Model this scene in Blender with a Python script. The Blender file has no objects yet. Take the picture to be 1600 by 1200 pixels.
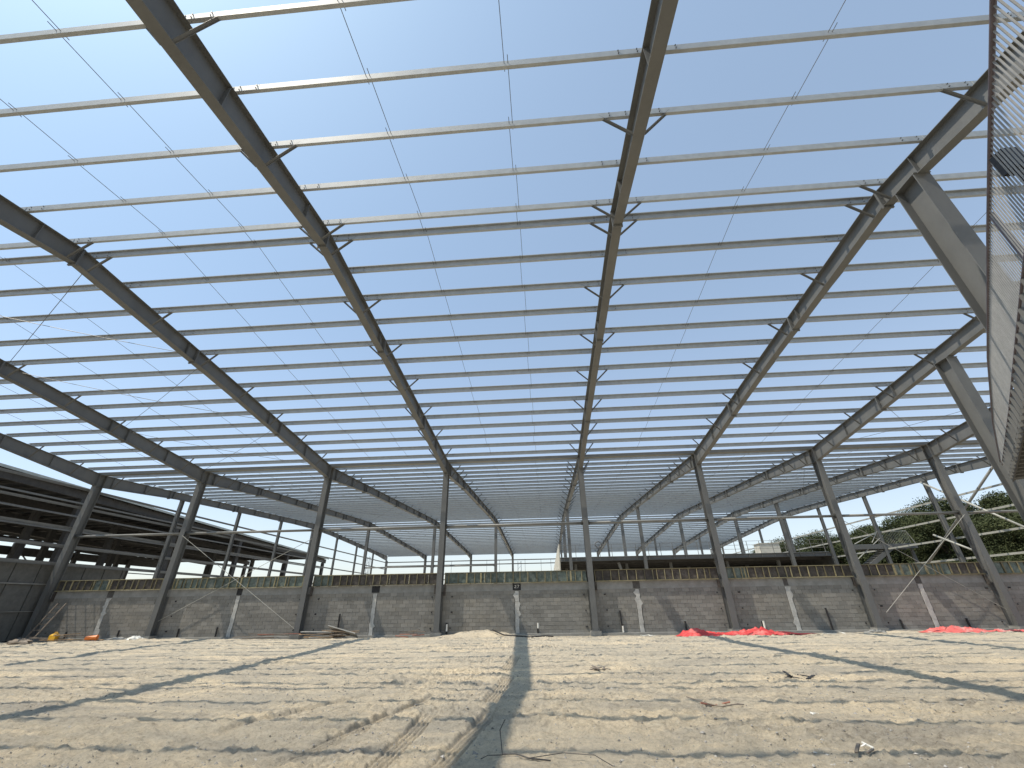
import bpy, math, random
import numpy as np
from mathutils import Vector, Matrix
R = random.Random(7)
NP = np.random.default_rng(11)
scene = bpy.context.scene
col = scene.collection

# ------------------------------------------------------------------ camera, sky, sun, exposure
f_px, pitch, roll, yaw = 644.84, 0.486984, -0.015858, 0.068665
cy, sy = math.cos(yaw), math.sin(yaw)
F = Vector((-sy*math.cos(pitch), cy*math.cos(pitch), math.sin(pitch)))
RT = Vector((cy, sy, 0)); UP = RT.cross(F)
R2 = math.cos(roll)*RT + math.sin(roll)*UP
U2 = -math.sin(roll)*RT + math.cos(roll)*UP
cd = bpy.data.cameras.new('camera'); cam = bpy.data.objects.new('camera', cd); col.objects.link(cam)
cam.matrix_world = Matrix(((R2.x, U2.x, -F.x, 0), (R2.y, U2.y, -F.y, 0), (R2.z, U2.z, -F.z, 1.6), (0, 0, 0, 1)))
cd.sensor_width = 36; cd.lens = 36*f_px/1600; cd.clip_start = .05; cd.clip_end = 9000
scene.camera = cam
scene.render.resolution_x, scene.render.resolution_y = 1024, 768

SUN_D = Vector((.49, .17, -1.0)).normalized()
w = bpy.data.worlds.new('World'); scene.world = w; w.use_nodes = True
nt = w.node_tree; bg = nt.nodes['Background']
sky = nt.nodes.new('ShaderNodeTexSky'); sky.sky_type = 'NISHITA'; sky.sun_disc = False
sky.sun_elevation = math.asin(-SUN_D.z); sky.sun_rotation = math.atan2(-SUN_D.x, -SUN_D.y) % (2*math.pi)
sky.air_density = 1.0; sky.dust_density = 2.2; sky.ozone_density = 1.6; sky.altitude = 0
def wn(t, **k):
    n = nt.nodes.new(t)
    for a_, v_ in k.items(): setattr(n, a_, v_)
    return n
# thin even haze over the clear-air sky, whitening toward the horizon
tc = wn('ShaderNodeTexCoord'); sx_ = wn('ShaderNodeSeparateXYZ'); nt.links.new(tc.outputs['Generated'], sx_.inputs[0])
ab = wn('ShaderNodeMath', operation='ABSOLUTE'); nt.links.new(sx_.outputs['Z'], ab.inputs[0])
om = wn('ShaderNodeMath', operation='SUBTRACT'); om.inputs[0].default_value = 1; nt.links.new(ab.outputs[0], om.inputs[1])
pw = wn('ShaderNodeMath', operation='POWER'); pw.inputs[1].default_value = 4.2; nt.links.new(om.outputs[0], pw.inputs[0])
tint = wn('ShaderNodeVectorMath', operation='MULTIPLY'); nt.links.new(sky.outputs[0], tint.inputs[0]); tint.inputs[1].default_value = (.50, .72, .82)
hz = wn('ShaderNodeVectorMath', operation='SCALE'); hz.inputs[0].default_value = (3.3, 2.3, 1.4); nt.links.new(pw.outputs[0], hz.inputs['Scale'])
a1 = wn('ShaderNodeVectorMath', operation='ADD'); nt.links.new(tint.outputs[0], a1.inputs[0]); a1.inputs[1].default_value = (1.68, 1.98, 2.3)
a2 = wn('ShaderNodeVectorMath', operation='ADD'); nt.links.new(a1.outputs[0], a2.inputs[0]); nt.links.new(hz.outputs[0], a2.inputs[1])
nt.links.new(a2.outputs[0], bg.inputs[0]); bg.inputs[1].default_value = .15
sd = bpy.data.lights.new('sun', 'SUN'); sd.energy = 5.0; sd.angle = math.radians(.55); sd.color = (1, .90, .75)
so = bpy.data.objects.new('sun', sd); col.objects.link(so)
so.rotation_euler = SUN_D.to_track_quat('-Z', 'Y').to_euler(); so.location = (-20, -8, 40)
scene.view_settings.view_transform = 'Standard'; scene.view_settings.look = 'None'
scene.view_settings.exposure = 0.0; scene.view_settings.gamma = 1; scene.view_settings.use_curve_mapping = False
scene.render.engine = 'CYCLES'; scene.cycles.max_bounces = 6

# ------------------------------------------------------------------ materials
def ramp(nt, stops):
    r = nt.nodes.new('ShaderNodeValToRGB'); e = r.color_ramp.elements
    while len(e) < len(stops): e.new(.5)
    for k, (p_, c) in enumerate(stops): e[k].position = p_; e[k].color = (*c, 1)
    return r
def noise(nt, vec, scale, detail=6, rough=.6, dist=0):
    n = nt.nodes.new('ShaderNodeTexNoise'); n.inputs['Scale'].default_value = scale
    n.inputs['Detail'].default_value = detail; n.inputs['Roughness'].default_value = rough
    n.inputs['Distortion'].default_value = dist
    nt.links.new(vec, n.inputs['Vector']); return n
def mat(name, base, var=.25, scale=3, rough=.7, metal=0, bump=0, bscale=40, rnd=0, stain=None, stain_amt=.5, stain_scale=1.2, sx=(1, 1, 1), bdist=.01, spec=.4):
    m = bpy.data.materials.new(name); m.use_nodes = True; nt = m.node_tree
    b = nt.nodes['Principled BSDF']; L = nt.links.new
    g = nt.nodes.new('ShaderNodeNewGeometry'); mp = nt.nodes.new('ShaderNodeMapping')
    mp.inputs['Scale'].default_value = sx; L(g.outputs['Position'], mp.inputs['Vector']); v = mp.outputs[0]
    n = noise(nt, v, scale, 8, .65)
    lo = tuple(c*(1-var) for c in base); hi = tuple(min(1, c*(1+var)) for c in base)
    r = ramp(nt, [(.3, lo), (.7, hi)]); L(n.outputs[0], r.inputs[0]); c = r.outputs[0]
    if stain:
        n2 = noise(nt, v, stain_scale, 8, .74, .3); r2 = ramp(nt, [(.48, (0, 0, 0)), (.68, (1, 1, 1))]); L(n2.outputs[0], r2.inputs[0])
        mu = nt.nodes.new('ShaderNodeMath'); mu.operation = 'MULTIPLY'; mu.inputs[1].default_value = stain_amt; L(r2.outputs[0], mu.inputs[0])
        mx = nt.nodes.new('ShaderNodeMix'); mx.data_type = 'RGBA'; L(mu.outputs[0], mx.inputs[0]); L(c, mx.inputs[6]); mx.inputs[7].default_value = (*stain, 1); c = mx.outputs[2]
    if rnd:
        oi = nt.nodes.new('ShaderNodeObjectInfo'); ad = nt.nodes.new('ShaderNodeMath'); ad.operation = 'ADD'
        L(oi.outputs['Random'], ad.inputs[0]); L(g.outputs['Random Per Island'], ad.inputs[1])
        fr = nt.nodes.new('ShaderNodeMath'); fr.operation = 'FRACT'; L(ad.outputs[0], fr.inputs[0])
        mr = nt.nodes.new('ShaderNodeMapRange'); mr.inputs[3].default_value = 1-rnd; mr.inputs[4].default_value = 1+rnd; L(fr.outputs[0], mr.inputs[0])
        vm = nt.nodes.new('ShaderNodeVectorMath'); vm.operation = 'SCALE'; L(c, vm.inputs[0]); L(mr.outputs[0], vm.inputs['Scale']); c = vm.outputs[0]
    L(c, b.inputs['Base Color'])
    b.inputs['Roughness'].default_value = rough; b.inputs['Metallic'].default_value = metal
    b.inputs['Specular IOR Level'].default_value = spec
    if bump:
        n3 = noise(nt, v, bscale, 6, .7); bp = nt.nodes.new('ShaderNodeBump'); bp.inputs['Strength'].default_value = bump
        bp.inputs['Distance'].default_value = bdist; L(n3.outputs[0], bp.inputs['Height']); L(bp.outputs[0], b.inputs['Normal'])
    return m
M = dict(
    steel=mat('primer_steel', (.118, .121, .12), .14, 1.3, .55, 0, .15, 30, stain=(.155, .155, .145), stain_amt=.5, stain_scale=.8, sx=(1, 1, .5)),
    galv=mat('galvanised_steel', (.34, .36, .37), .12, 5, .6, .15, .05, 60, stain=(.29, .295, .30), stain_amt=.4),
    tube=mat('brace_tube', (.17, .17, .16), .12, 2, .5, .1),
    white_tube=mat('pale_tube', (.33, .33, .30), .12, 2, .5, .1),
    rod=mat('rod_steel', (.12, .12, .12), .2, 8, .5, .4),
    concrete=mat('grey_concrete', (.25, .25, .238), .2, 2.2, .9, 0, .4, 25, stain=(.19, .185, .17), stain_amt=.6),
    pale_conc=mat('pale_grout', (.44, .435, .41), .18, 4, .9, 0, .5, 30, stain=(.30, .295, .28), stain_amt=.7, stain_scale=2.5),
    block=mat('block', (.212, .205, .188), .17, 1.1, .93, 0, .6, 60, rnd=.15, stain=(.25, .225, .18), stain_amt=.45, stain_scale=.5, sx=(.5, 1, 1.6)),
    mortar=mat('mortar', (.18, .175, .158), .2, 8, .95, 0, .4, 50),
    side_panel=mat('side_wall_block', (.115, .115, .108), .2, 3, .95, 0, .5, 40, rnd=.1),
    dark=mat('dark_recess', (.03, .03, .032), .3, 4, .9),
    pocket=mat('dull_pocket', (.085, .08, .075), .3, 6, .9),  # dull brown-grey, less black than the other pockets
    teal=mat('teal_plywood', (.095, .12, .105), .45, 5, .75, 0, .2, 30, stain=(.20, .215, .195), stain_amt=.8, stain_scale=4, rnd=.15),
    brown=mat('brown_plywood', (.062, .053, .046), .4, 4, .8, 0, .2, 30, stain=(.11, .105, .09), stain_amt=.6, stain_scale=4, rnd=.2),
    batten=mat('yellow_timber', (.20, .175, .10), .3, 6, .8, 0, .2, 40, rnd=.45, stain=(.17, .165, .13), stain_amt=.6, stain_scale=2),
    timber=mat('timber', (.34, .24, .15), .3, 7, .85, 0, .2, 40, rnd=.2),
    old_timber=mat('old_timber', (.20, .17, .14), .3, 7, .85, 0, .2, 40, rnd=.2),
    red=mat('red_tarp', (.52, .05, .05), .2, 3, .5, 0, .3, 30, stain=(.72, .26, .23), stain_amt=.75, stain_scale=1.6),
    pink=mat('dusty_red_tarp', (.58, .11, .10), .2, 2, .55, 0, .3, 30, stain=(.60, .44, .40), stain_amt=.95, stain_scale=1.1),
    darkred=mat('maroon_tarp', (.16, .015, .02), .2, 3, .5),
    deck=mat('deck_sheet', (.06, .06, .058), .3, 2, .7, .2),
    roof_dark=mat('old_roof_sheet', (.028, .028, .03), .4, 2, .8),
    shed_edge=mat('shed_edge', (.34, .37, .36), .2, 2, .6),
    shed_girt=mat('shed_girt', (.13, .13, .125), .2, 2, .6),
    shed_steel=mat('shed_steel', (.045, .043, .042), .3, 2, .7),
    pvc=mat('white_pipe', (.72, .71, .66), .1, 8, .4),
    black=mat('black_pipe', (.02, .02, .022), .3, 8, .5),
    yellow=mat('yellow_plastic', (.72, .42, .04), .1, 8, .45),
    orange=mat('orange_plastic', (.72, .20, .04), .1, 8, .45),
    brick=mat('red_brick', (.30, .13, .09), .3, 12, .9, 0, .4, 40),
    beige=mat('beige_sheet', (.50, .48, .42), .1, 3, .6),
    tan=mat('tan_container', (.42, .33, .22), .1, 3, .6),
    rail=mat('railing_paint', (.27, .27, .265), .15, 6, .5, .3),
    rail_dark=mat('railing_frame', (.13, .11, .125), .2, 6, .5, .3),
    bark=mat('bark', (.09, .07, .05), .3, 6, .95, 0, .5, 20),
    leaf=mat('leaf', (.058, .07, .032), .3, .35, .75, 0, rnd=.22, stain=(.085, .095, .04), stain_amt=.7, stain_scale=.35, spec=.12),
    stone=mat('stone', (.27, .26, .24), .3, 8, .9, 0, rnd=.45),
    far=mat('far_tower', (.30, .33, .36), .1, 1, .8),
)
# sand
def sand_material():
    m = bpy.data.materials.new('sand'); m.use_nodes = True; nt = m.node_tree; L = nt.links.new; b = nt.nodes['Principled BSDF']
    g = nt.nodes.new('ShaderNodeNewGeometry')
    mp = nt.nodes.new('ShaderNodeMapping'); mp.inputs['Scale'].default_value = (.45, 1.3, 1); L(g.outputs['Position'], mp.inputs[0])
    n1 = noise(nt, mp.outputs[0], .8, 9, .68, .8); r1 = ramp(nt, [(.38, (.42, .375, .305)), (.49, (.60, .52, .395)), (.60, (.76, .635, .45))]); L(n1.outputs[0], r1.inputs[0])
    n2 = noise(nt, g.outputs['Position'], 13, 9, .82); r2 = ramp(nt, [(.35, (.46, .44, .42)), (.45, (.86, .855, .85)), (.60, (1.14, 1.14, 1.14))]); L(n2.outputs[0], r2.inputs[0])
    mx = nt.nodes.new('ShaderNodeMix'); mx.data_type = 'RGBA'; mx.blend_type = 'MULTIPLY'; mx.inputs[0].default_value = 1; L(r1.outputs[0], mx.inputs[6]); L(r2.outputs[0], mx.inputs[7])
    # grey gravel areas: dark specks
    n3 = noise(nt, g.outputs['Position'], 60, 3, .8); r3 = ramp(nt, [(.33, (1, 1, 1)), (.43, (0, 0, 0))]); L(n3.outputs[0], r3.inputs[0])
    n4 = noise(nt, mp.outputs[0], .33, 4, .6, .5); r4 = ramp(nt, [(.42, (.15, .15, .15)), (.58, (.9, .9, .9))]); L(n4.outputs[0], r4.inputs[0])
    sp = nt.nodes.new('ShaderNodeSeparateXYZ'); L(g.outputs['Position'], sp.inputs[0])
    gr = nt.nodes.new('ShaderNodeMapRange'); gr.inputs[1].default_value = 13; gr.inputs[2].default_value = 25; gr.inputs[4].default_value = .55; L(sp.outputs['Y'], gr.inputs[0])
    ag = nt.nodes.new('ShaderNodeMath'); ag.operation = 'ADD'; ag.use_clamp = True; L(r4.outputs[0], ag.inputs[0]); L(gr.outputs[0], ag.inputs[1])
    mu = nt.nodes.new('ShaderNodeMath'); mu.operation = 'MULTIPLY'; L(r3.outputs[0], mu.inputs[0]); L(ag.outputs[0], mu.inputs[1])
    m2 = nt.nodes.new('ShaderNodeMix'); m2.data_type = 'RGBA'; L(mu.outputs[0], m2.inputs[0]); L(mx.outputs[2], m2.inputs[6]); m2.inputs[7].default_value = (.19, .18, .165, 1)
    m3 = nt.nodes.new('ShaderNodeMix'); m3.data_type = 'RGBA'; m3.blend_type = 'MIX'
    mg = nt.nodes.new('ShaderNodeMath'); mg.operation = 'MULTIPLY'; mg.inputs[1].default_value = .6; L(ag.outputs[0], mg.inputs[0])
    L(mg.outputs[0], m3.inputs[0]); L(m2.outputs[2], m3.inputs[6]); m3.inputs[7].default_value = (.46, .42, .345, 1)
    L(m3.outputs[2], b.inputs['Base Color']); b.inputs['Roughness'].default_value = .95; b.inputs['Specular IOR Level'].default_value = .15
    nb = noise(nt, g.outputs['Position'], 9, 11, .80); bp = nt.nodes.new('ShaderNodeBump'); bp.inputs['Strength'].default_value = 1; bp.inputs['Distance'].default_value = .08
    nb2 = noise(nt, g.outputs['Position'], 46, 5, .8); ma = nt.nodes.new('ShaderNodeMath'); ma.operation = 'MULTIPLY_ADD'; ma.inputs[1].default_value = .45
    L(nb2.outputs[0], ma.inputs[0]); L(nb.outputs[0], ma.inputs[2]); L(ma.outputs[0], bp.inputs['Height']); L(bp.outputs[0], b.inputs['Normal'])
    return m
M['sand'] = sand_material()

# ------------------------------------------------------------------ mesh helpers
class MB:
    def __init__(s): s.v = []; s.f = []
    def hexa(s, pts):
        k = len(s.v); s.v += [tuple(p) for p in pts]
        s.f += [tuple(k+i for i in q) for q in ((0, 3, 2, 1), (4, 5, 6, 7), (0, 1, 5, 4), (1, 2, 6, 5), (2, 3, 7, 6), (3, 0, 4, 7))]
        return s
    def box(s, x0, x1, y0, y1, z0, z1):
        return s.hexa([(x0, y0, z0), (x1, y0, z0), (x1, y1, z0), (x0, y1, z0), (x0, y0, z1), (x1, y0, z1), (x1, y1, z1), (x0, y1, z1)])
    def bar(s, p, q, w, h=None, up=(0, 0, 1)):
        h = h or w; p = Vector(p); q = Vector(q); d = (q-p).normalized(); u = Vector(up)
        if abs(d.dot(u)) > .97: u = Vector((0, 1, 0))
        a = d.cross(u).normalized()*w/2; b = a.cross(d).normalized()*h/2
        return s.hexa([p-a-b, p+a-b, q+a-b, q-a-b, p-a+b, p+a+b, q+a+b, q-a+b])
    def tube(s, pts, r, n=6, cap=True):
        pts = [Vector(p) for p in pts]; k0 = len(s.v); rr = r if isinstance(r, (list, tuple)) else [r]*len(pts)
        for i, p in enumerate(pts):
            d = (pts[min(i+1, len(pts)-1)]-pts[max(i-1, 0)]).normalized(); u = Vector((0, 0, 1)) if abs(d.z) < .9 else Vector((1, 0, 0))
            a = d.cross(u).normalized(); b = a.cross(d)
            for j in range(n):
                t = 2*math.pi*j/n; s.v.append(tuple(p+(a*math.cos(t)+b*math.sin(t))*rr[i]))
        for i in range(len(pts)-1):
            for j in range(n):
                a0 = k0+i*n+j; a1 = k0+i*n+(j+1) % n; s.f.append((a0, a1, a1+n, a0+n))
        if cap:
            s.f.append(tuple(k0+j for j in range(n))[::-1]); s.f.append(tuple(k0+(len(pts)-1)*n+j for j in range(n)))
        return s
    def mesh(s, name, m, off=(0, 0, 0), smooth=False):
        me = bpy.data.meshes.new(name); o = off
        me.from_pydata([(x-o[0], y-o[1], z-o[2]) for x, y, z in s.v], [], s.f); me.materials.append(m)
        if smooth: me.shade_smooth()
        me.update(); return me
def wloc(o):
    v = Vector((0, 0, 0))
    while o is not None: v += o.location; o = o.parent
    return v
def part(name, mb, m, parent, label=None, stuff=False, smooth=False):
    o = bpy.data.objects.new(name, mb.mesh(name, m, wloc(parent), smooth)); col.objects.link(o); o.parent = parent
    if label: o['label'] = label
    if stuff: o['kind'] = 'stuff'
    return o
def inst(name, me, parent, loc, rot=None, scale=None):
    o = bpy.data.objects.new(name, me); col.objects.link(o); o.parent = parent
    o.location = Vector(loc)-wloc(parent)
    if rot: o.rotation_euler = rot
    if scale: o.scale = scale
    return o
def tag(o, label, cat, group=None, kind=None):
    if label: o['label'] = label
    if cat: o['category'] = cat
    if group: o['group'] = group
    if kind: o['kind'] = kind
    return o
def thing(name, label, cat, loc=(0, 0, 0), group=None):
    o = bpy.data.objects.new(name, None); col.objects.link(o); o.location = loc; o.empty_display_size = .3
    return tag(o, label, cat, group)
def solo(name, mb, m, label, cat, group=None, loc=(0, 0, 0), smooth=False, kind=None):
    o = bpy.data.objects.new(name, mb.mesh(name, m, loc, smooth)); o.location = loc; col.objects.link(o)
    return tag(o, label, cat, group, kind)
ORD = ['first', 'second', 'third', 'fourth', 'fifth', 'sixth', 'seventh', 'eighth', 'ninth', 'tenth', 'eleventh', 'twelfth', 'thirteenth', 'fourteenth', 'fifteenth',
       'sixteenth', 'seventeenth', 'eighteenth', 'nineteenth', 'twentieth', 'twenty-first', 'twenty-second', 'twenty-third', 'twenty-fourth', 'twenty-fifth']

# ------------------------------------------------------------------ layout numbers (metres, eye at 1.6)
X = [-31.48, -23.67, -14.58, -6.37, 2.58, 10.12, 17.54, 24.52, 31.5]
YR, YV, YM, YE = 8.75, 27.0, 57.0, 87.0
GAB = 7.48
def ztop(y):
    if y <= YV: return 11.93-.1*abs(y-YR)
    return 11.55-.0485*abs(y-YM)
def depth(y):
    if y <= YR: return .58+.035*(YR-y)
    if y <= YV: return .58+max(0, (y-16)/11)*.26
    d = .56
    if y < YV+7: d += (1-(y-YV)/7)*.28
    if y > YE-6: d += (1-(YE-y)/6)*.3
    if abs(y-YM) < 5: d += (1-abs(y-YM)/5)*.12
    return d
FR = ['left gable', 'second from the left', 'third from the left', 'left of centre', 'right of centre', 'third from the right', 'second from the right', 'rightmost inner', 'right gable']

# ------------------------------------------------------------------ ground
_T = {}
def vnoise(x, y, seed):
    if seed not in _T: _T[seed] = np.random.default_rng(seed).random((256, 256))
    t = _T[seed]; xi = np.floor(x).astype(int); yi = np.floor(y).astype(int)
    fx = x-xi; fy = y-yi; fx = fx*fx*(3-2*fx); fy = fy*fy*(3-2*fy)
    a = t[xi & 255, yi & 255]; b = t[(xi+1) & 255, yi & 255]; c = t[xi & 255, (yi+1) & 255]; d = t[(xi+1) & 255, (yi+1) & 255]
    return (a*(1-fx)+b*fx)*(1-fy)+(c*(1-fx)+d*fx)*fy-.5
def ground_h(x, y):
    x = np.asarray(x, float); y = np.asarray(y, float)
    wx = x+.5*vnoise(x*1.1, y*1.1, 40); wy = y+.35*vnoise(x*.9+7, y*.9, 41)
    h = .07*vnoise(wx*.16, wy*.35, 1)+.035*vnoise(wx*.45, wy*1.3, 2)+.026*vnoise(wx*1.3+.3*wy, wy*2.6, 3)
    rid = 1-2*np.abs(vnoise(wx*1.1, wy*3.2, 4)); h += .018*(rid**3)*(vnoise(x*.3, y*.3, 9)+.6)
    lump = np.maximum(0, vnoise(x*4.2+.8*y, y*6.2, 6)); h += .03*lump*(.6+vnoise(x*.5, y*.6, 10)*1.4)
    r2 = 1-2*np.abs(vnoise(x*2.3+1.1*y, y*4.6-.4*x, 14)); r3 = 1-2*np.abs(vnoise(x*4.9-.8*y, y*8.5, 15)); h += (.042*np.maximum(r2, 0)**5+.034*np.maximum(r3, 0)**5)*np.clip(.5+1.6*vnoise(x*.6, y*.8, 16), .1, 1.4)
    h += (.032*vnoise(x*6.5+wy, y*9, 5)+.034*vnoise(x*14, y*17, 7)+.022*vnoise(x*31, y*35, 8))*np.clip(.9+1.6*vnoise(x*.45, y*.7, 17), .25, 1.7)
    ra = 1-2*np.abs(vnoise(wx*3.4+.9*y, wy*10.5, 51)); rb = 1-2*np.abs(vnoise(x*6.6-1.3*y, y*19, 52)); pt = np.clip(.45+1.9*vnoise(x*.55, y*.85, 53), 0, 1.3)
    h += (.026*np.maximum(ra, 0)**4+.016*np.maximum(rb, 0)**3)*pt
    fp = vnoise(x*2.6+31, y*3.4, 12); h -= .03*np.clip((fp-.22)*6, 0, 1)
    # tyre tracks
    for (x0, y0, x1, y1, wd) in ((-2.02, 5.0, -1.98, 8.4, .16), (-3.3, 5.6, -2.2, 9.8, .16), (-1.45, 5.0, -.95, 8.6, .16), (-1.15, 9.0, -1.0, 12.5, .17), (-5.2, 6.5, -3.5, 10.2, .16), (-1.2, 13.0, -1.1, 17, .18)):
        dx, dy = x1-x0, y1-y0; L = math.hypot(dx, dy); dx /= L; dy /= L
        s = (x-x0)*dx+(y-y0)*dy; t = (x-x0)*dy-(y-y0)*dx
        m = np.clip((wd-np.abs(t))/.03, 0, 1)*np.clip(s/.4, 0, 1)*np.clip((L-s)/.4, 0, 1)
        h = h*(1-.75*m)+m*(-.035+.02*np.cos(t*2*math.pi/.07))
    edge = np.clip((np.maximum(np.abs(x)-55, 0)+np.maximum(-15-y, 0)+np.maximum(y-120, 0))/10, 0, 1)
    h *= 1-edge
    nw = np.clip((y-24.6)/1.6, 0, 1)*(y < 60); h = h*(1-.7*nw)-.09*nw
    # sand heaped against the wall between the two middle columns
    h += .34*np.exp(-((x+3.7)/1.9)**2-((y-26.6)/.85)**2)*(1+.5*vnoise(x*2, y*2, 21)+.25*vnoise(x*6, y*6, 22))
    h += .13*np.exp(-((x+22)/3.6)**2-((y-25.2)/.6)**2)*(1+.8*vnoise(x*3, y*3, 23))
    h += .12*np.exp(-((x-18.4)/1.6)**2-((y-26.6)/.5)**2)*(1+.8*vnoise(x*3, y*3, 24))
    h += .05*np.exp(-((x-1.7)/1.6)**2-((y-13.2)/.5)**2)
    return h
def spaced(segs):
    out = []
    for a, b, d in segs: out += list(np.arange(a, b-1e-6, d))
    out.append(segs[-1][1]); return np.array(out)
xs = np.concatenate([[-3000, -1200, -500, -200, -110], spaced([(-70, -45, 2), (-45, -28, .22), (-28, -14, .13), (-14, -6, .075), (-6, -3.2, .04), (-3.2, .3, .016), (.3, 6, .04), (6, 13, .075), (13, 30, .13), (30, 60, .6)]), [110, 200, 500, 1200, 3000]])
ys = [5.2]
while ys[-1] < 27.6: ys.append(ys[-1]+(.018 if ys[-1] < 8.6 else .0034*ys[-1]))
ys = np.concatenate([[-3000, -800, -200, -60], spaced([(-30, 3, 1), (3, 5.2, .2)])[:-1], ys, spaced([(28, 60, 1.5), (60, 130, 5)]), [200, 400, 900, 2000, 5000]])
gx, gy = np.meshgrid(xs, ys); gz = ground_h(gx, gy)
nx, ny = len(xs), len(ys)
me = bpy.data.meshes.new('ground')
me.vertices.add(nx*ny); me.vertices.foreach_set('co', np.stack([gx, gy, gz], -1).ravel())
i0 = (np.arange(ny-1)[:, None]*nx+np.arange(nx-1)[None, :]).ravel(); q = np.stack([i0, i0+1, i0+1+nx, i0+nx], -1)
me.loops.add(q.size); me.loops.foreach_set('vertex_index', q.ravel()); me.polygons.add(len(q))
me.polygons.foreach_set('loop_start', np.arange(0, q.size, 4)); me.update(calc_edges=True); me.shade_smooth(); me.materials.append(M['sand'])
g = bpy.data.objects.new('ground', me); col.objects.link(g); tag(g, 'pale sandy construction floor with gravel, ruts and tyre tracks', 'ground', kind='structure')
def gh(x, y): return float(ground_h(np.array([x]), np.array([y]))[0])

# ------------------------------------------------------------------ steel frames
def column(label, x, y, zt, fw=.32, dp=.5, dt=None, axis='y', base=True, group='steel columns', m='steel', zb=.17):
    """H section, web along y; dt = depth at the top"""
    dt = dt or dp; t = thing('steel_column', label, 'column', (x, y, 0), group); tf = .018
    for s in (-1, 1):
        b = MB()
        y0, y1 = y+s*dp/2, y+s*dt/2; i0, i1 = y0-s*tf, y1-s*tf
        b.hexa([(x-fw/2, min(y0, i0), zb), (x+fw/2, min(y0, i0), zb), (x+fw/2, max(y0, i0), zb), (x-fw/2, max(y0, i0), zb),
                (x-fw/2, min(y1, i1), zt), (x+fw/2, min(y1, i1), zt), (x+fw/2, max(y1, i1), zt), (x-fw/2, max(y1, i1), zt)])
        part('flange', b, M[m], t)
    b = MB(); a0, a1 = dp/2-tf, dt/2-tf; k = .006
    b.hexa([(x-k, y-a0, zb), (x+k, y-a0, zb), (x+k, y+a0, zb), (x-k, y+a0, zb), (x-k, y-a1, zt), (x+k, y-a1, zt), (x+k, y+a1, zt), (x-k, y+a1, zt)])
    part('web', b, M[m], t)
    b = MB().box(x-fw/2-.003, x+fw/2+.003, y-dt/2-.03, y+dt/2+.03, zt, zt+.025); part('cap_plate', b, M[m], t)
    if base:
        b = MB().box(x-fw/2-.09, x+fw/2+.09, y-dp/2-.09, y+dp/2+.06, zb-.03, zb)
        for sx in (-1, 1):
            for sy_ in (-1, 1): b.tube([(x+sx*(fw/2+.045), y+sy_*(dp/2+.03), zb-.02), (x+sx*(fw/2+.045), y+sy_*(dp/2+.03), zb+.09)], .014, 6)
        part('base_plate', b, M[m], t)
        b = MB().box(x-fw/2-.13, x+fw/2+.13, y-dp/2-.13, y+dp/2+.09, -.25, zb-.031); part('footing', b, M['concrete'], t)
    return t

def purlin_rows():
    r1 = [YR-.32-1.31*i for i in range(0, 15)]; r2 = []
    y = YR+.32
    while y < YV-.8: r2.append(y); y += 1.31
    r3 = []; y = YV+.9
    while y < YM-.3: r3.append(y); y += 1.36
    r4 = []; y = YM+.4
    while y < YE-.4: r4.append(y); y += 1.36
    return r1, r2, r3, r4
P1, P2, P3, P4 = purlin_rows()

def rafter(k, y0, y1, ys_, label, kinks, braces, both=True):
    x = X[k]; t = thing('roof_rafter', label, 'rafter', (x, (y0+y1)/2, ztop((y0+y1)/2)), 'main roof rafters')
    fw = .27 if k not in (0, 8) else .22; tf = .016
    pts = sorted(set([y0, y1]+[y for y in kinks if y0 < y < y1]+list(np.arange(math.ceil(y0), y1, 2.0))))
    for nm in ('top_flange', 'bottom_flange', 'web'):
        b = MB()
        for a, c in zip(pts[:-1], pts[1:]):
            za, zc = ztop(a+1e-6), ztop(c-1e-6); da, dc = depth(a+1e-6), depth(c-1e-6)
            if nm == 'top_flange': u = (za-tf, za, zc-tf, zc); hw = fw/2
            elif nm == 'bottom_flange': u = (za-da, za-da+tf, zc-dc, zc-dc+tf); hw = fw/2
            else: u = (za-da+tf, za-tf, zc-dc+tf, zc-tf); hw = .005
            b.hexa([(x-hw, a, u[0]), (x+hw, a, u[0]), (x+hw, c, u[2]), (x-hw, c, u[2]), (x-hw, a, u[1]), (x+hw, a, u[1]), (x+hw, c, u[3]), (x-hw, c, u[3])])
        part(nm, b, M['steel'], t)
    for y in kinks:            # bolted end plates at the splices
        if y0 < y < y1:
            b = MB()
            for s in (-1, 1): b.box(x-fw/2-.01, x+fw/2+.01, y+s*.014-.012, y+s*.014+.012, ztop(y)-depth(y)-.07, ztop(y)+.004)
            for s in (-1, 1):
                for zz in (-.04, .1, .3): b.tube([(x+s*.07, y-.05, ztop(y)-depth(y)+zz), (x+s*.07, y+.05, ztop(y)-depth(y)+zz)], .015, 6)
            part('splice_plate', b, M['steel'], t)
    sy_ = [y for i, y in enumerate(sorted(ys_)) if y0+.3 < y < y1-.3 and i % 2 == 0] if y0 > 20 else [y for y in (4.4, 7.6, 13.5, 19.5, 23.5) if y0 < y < y1]
    for y in sy_:
        b = MB()
        for s in (-1, 1): b.box(x+s*.008 if s > 0 else x-fw/2+.012, x+fw/2-.012 if s > 0 else x-.008, y-.005, y+.005, ztop(y)-depth(y)+tf, ztop(y)-tf)
        part('stiffener', b, M['steel'], t)
    for y in braces:
        if not (y0 < y < y1): continue
        for s in (-1, 1):
            if (k == 0 and s < 0) or (k == 8 and s > 0): continue
            p = (x+s*(fw/2-.01), y+.03, ztop(y)-depth(y)+.03); q_ = (x+s*.82, y+.03, ztop(y)+.14)
            b = MB().bar(p, q_, .065, .008).bar((p[0], p[1]+.03, p[2]), (q_[0], q_[1]+.03, q_[2]), .008, .065)
            part('fly_brace', b, M['steel'], t)
    return t
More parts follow.
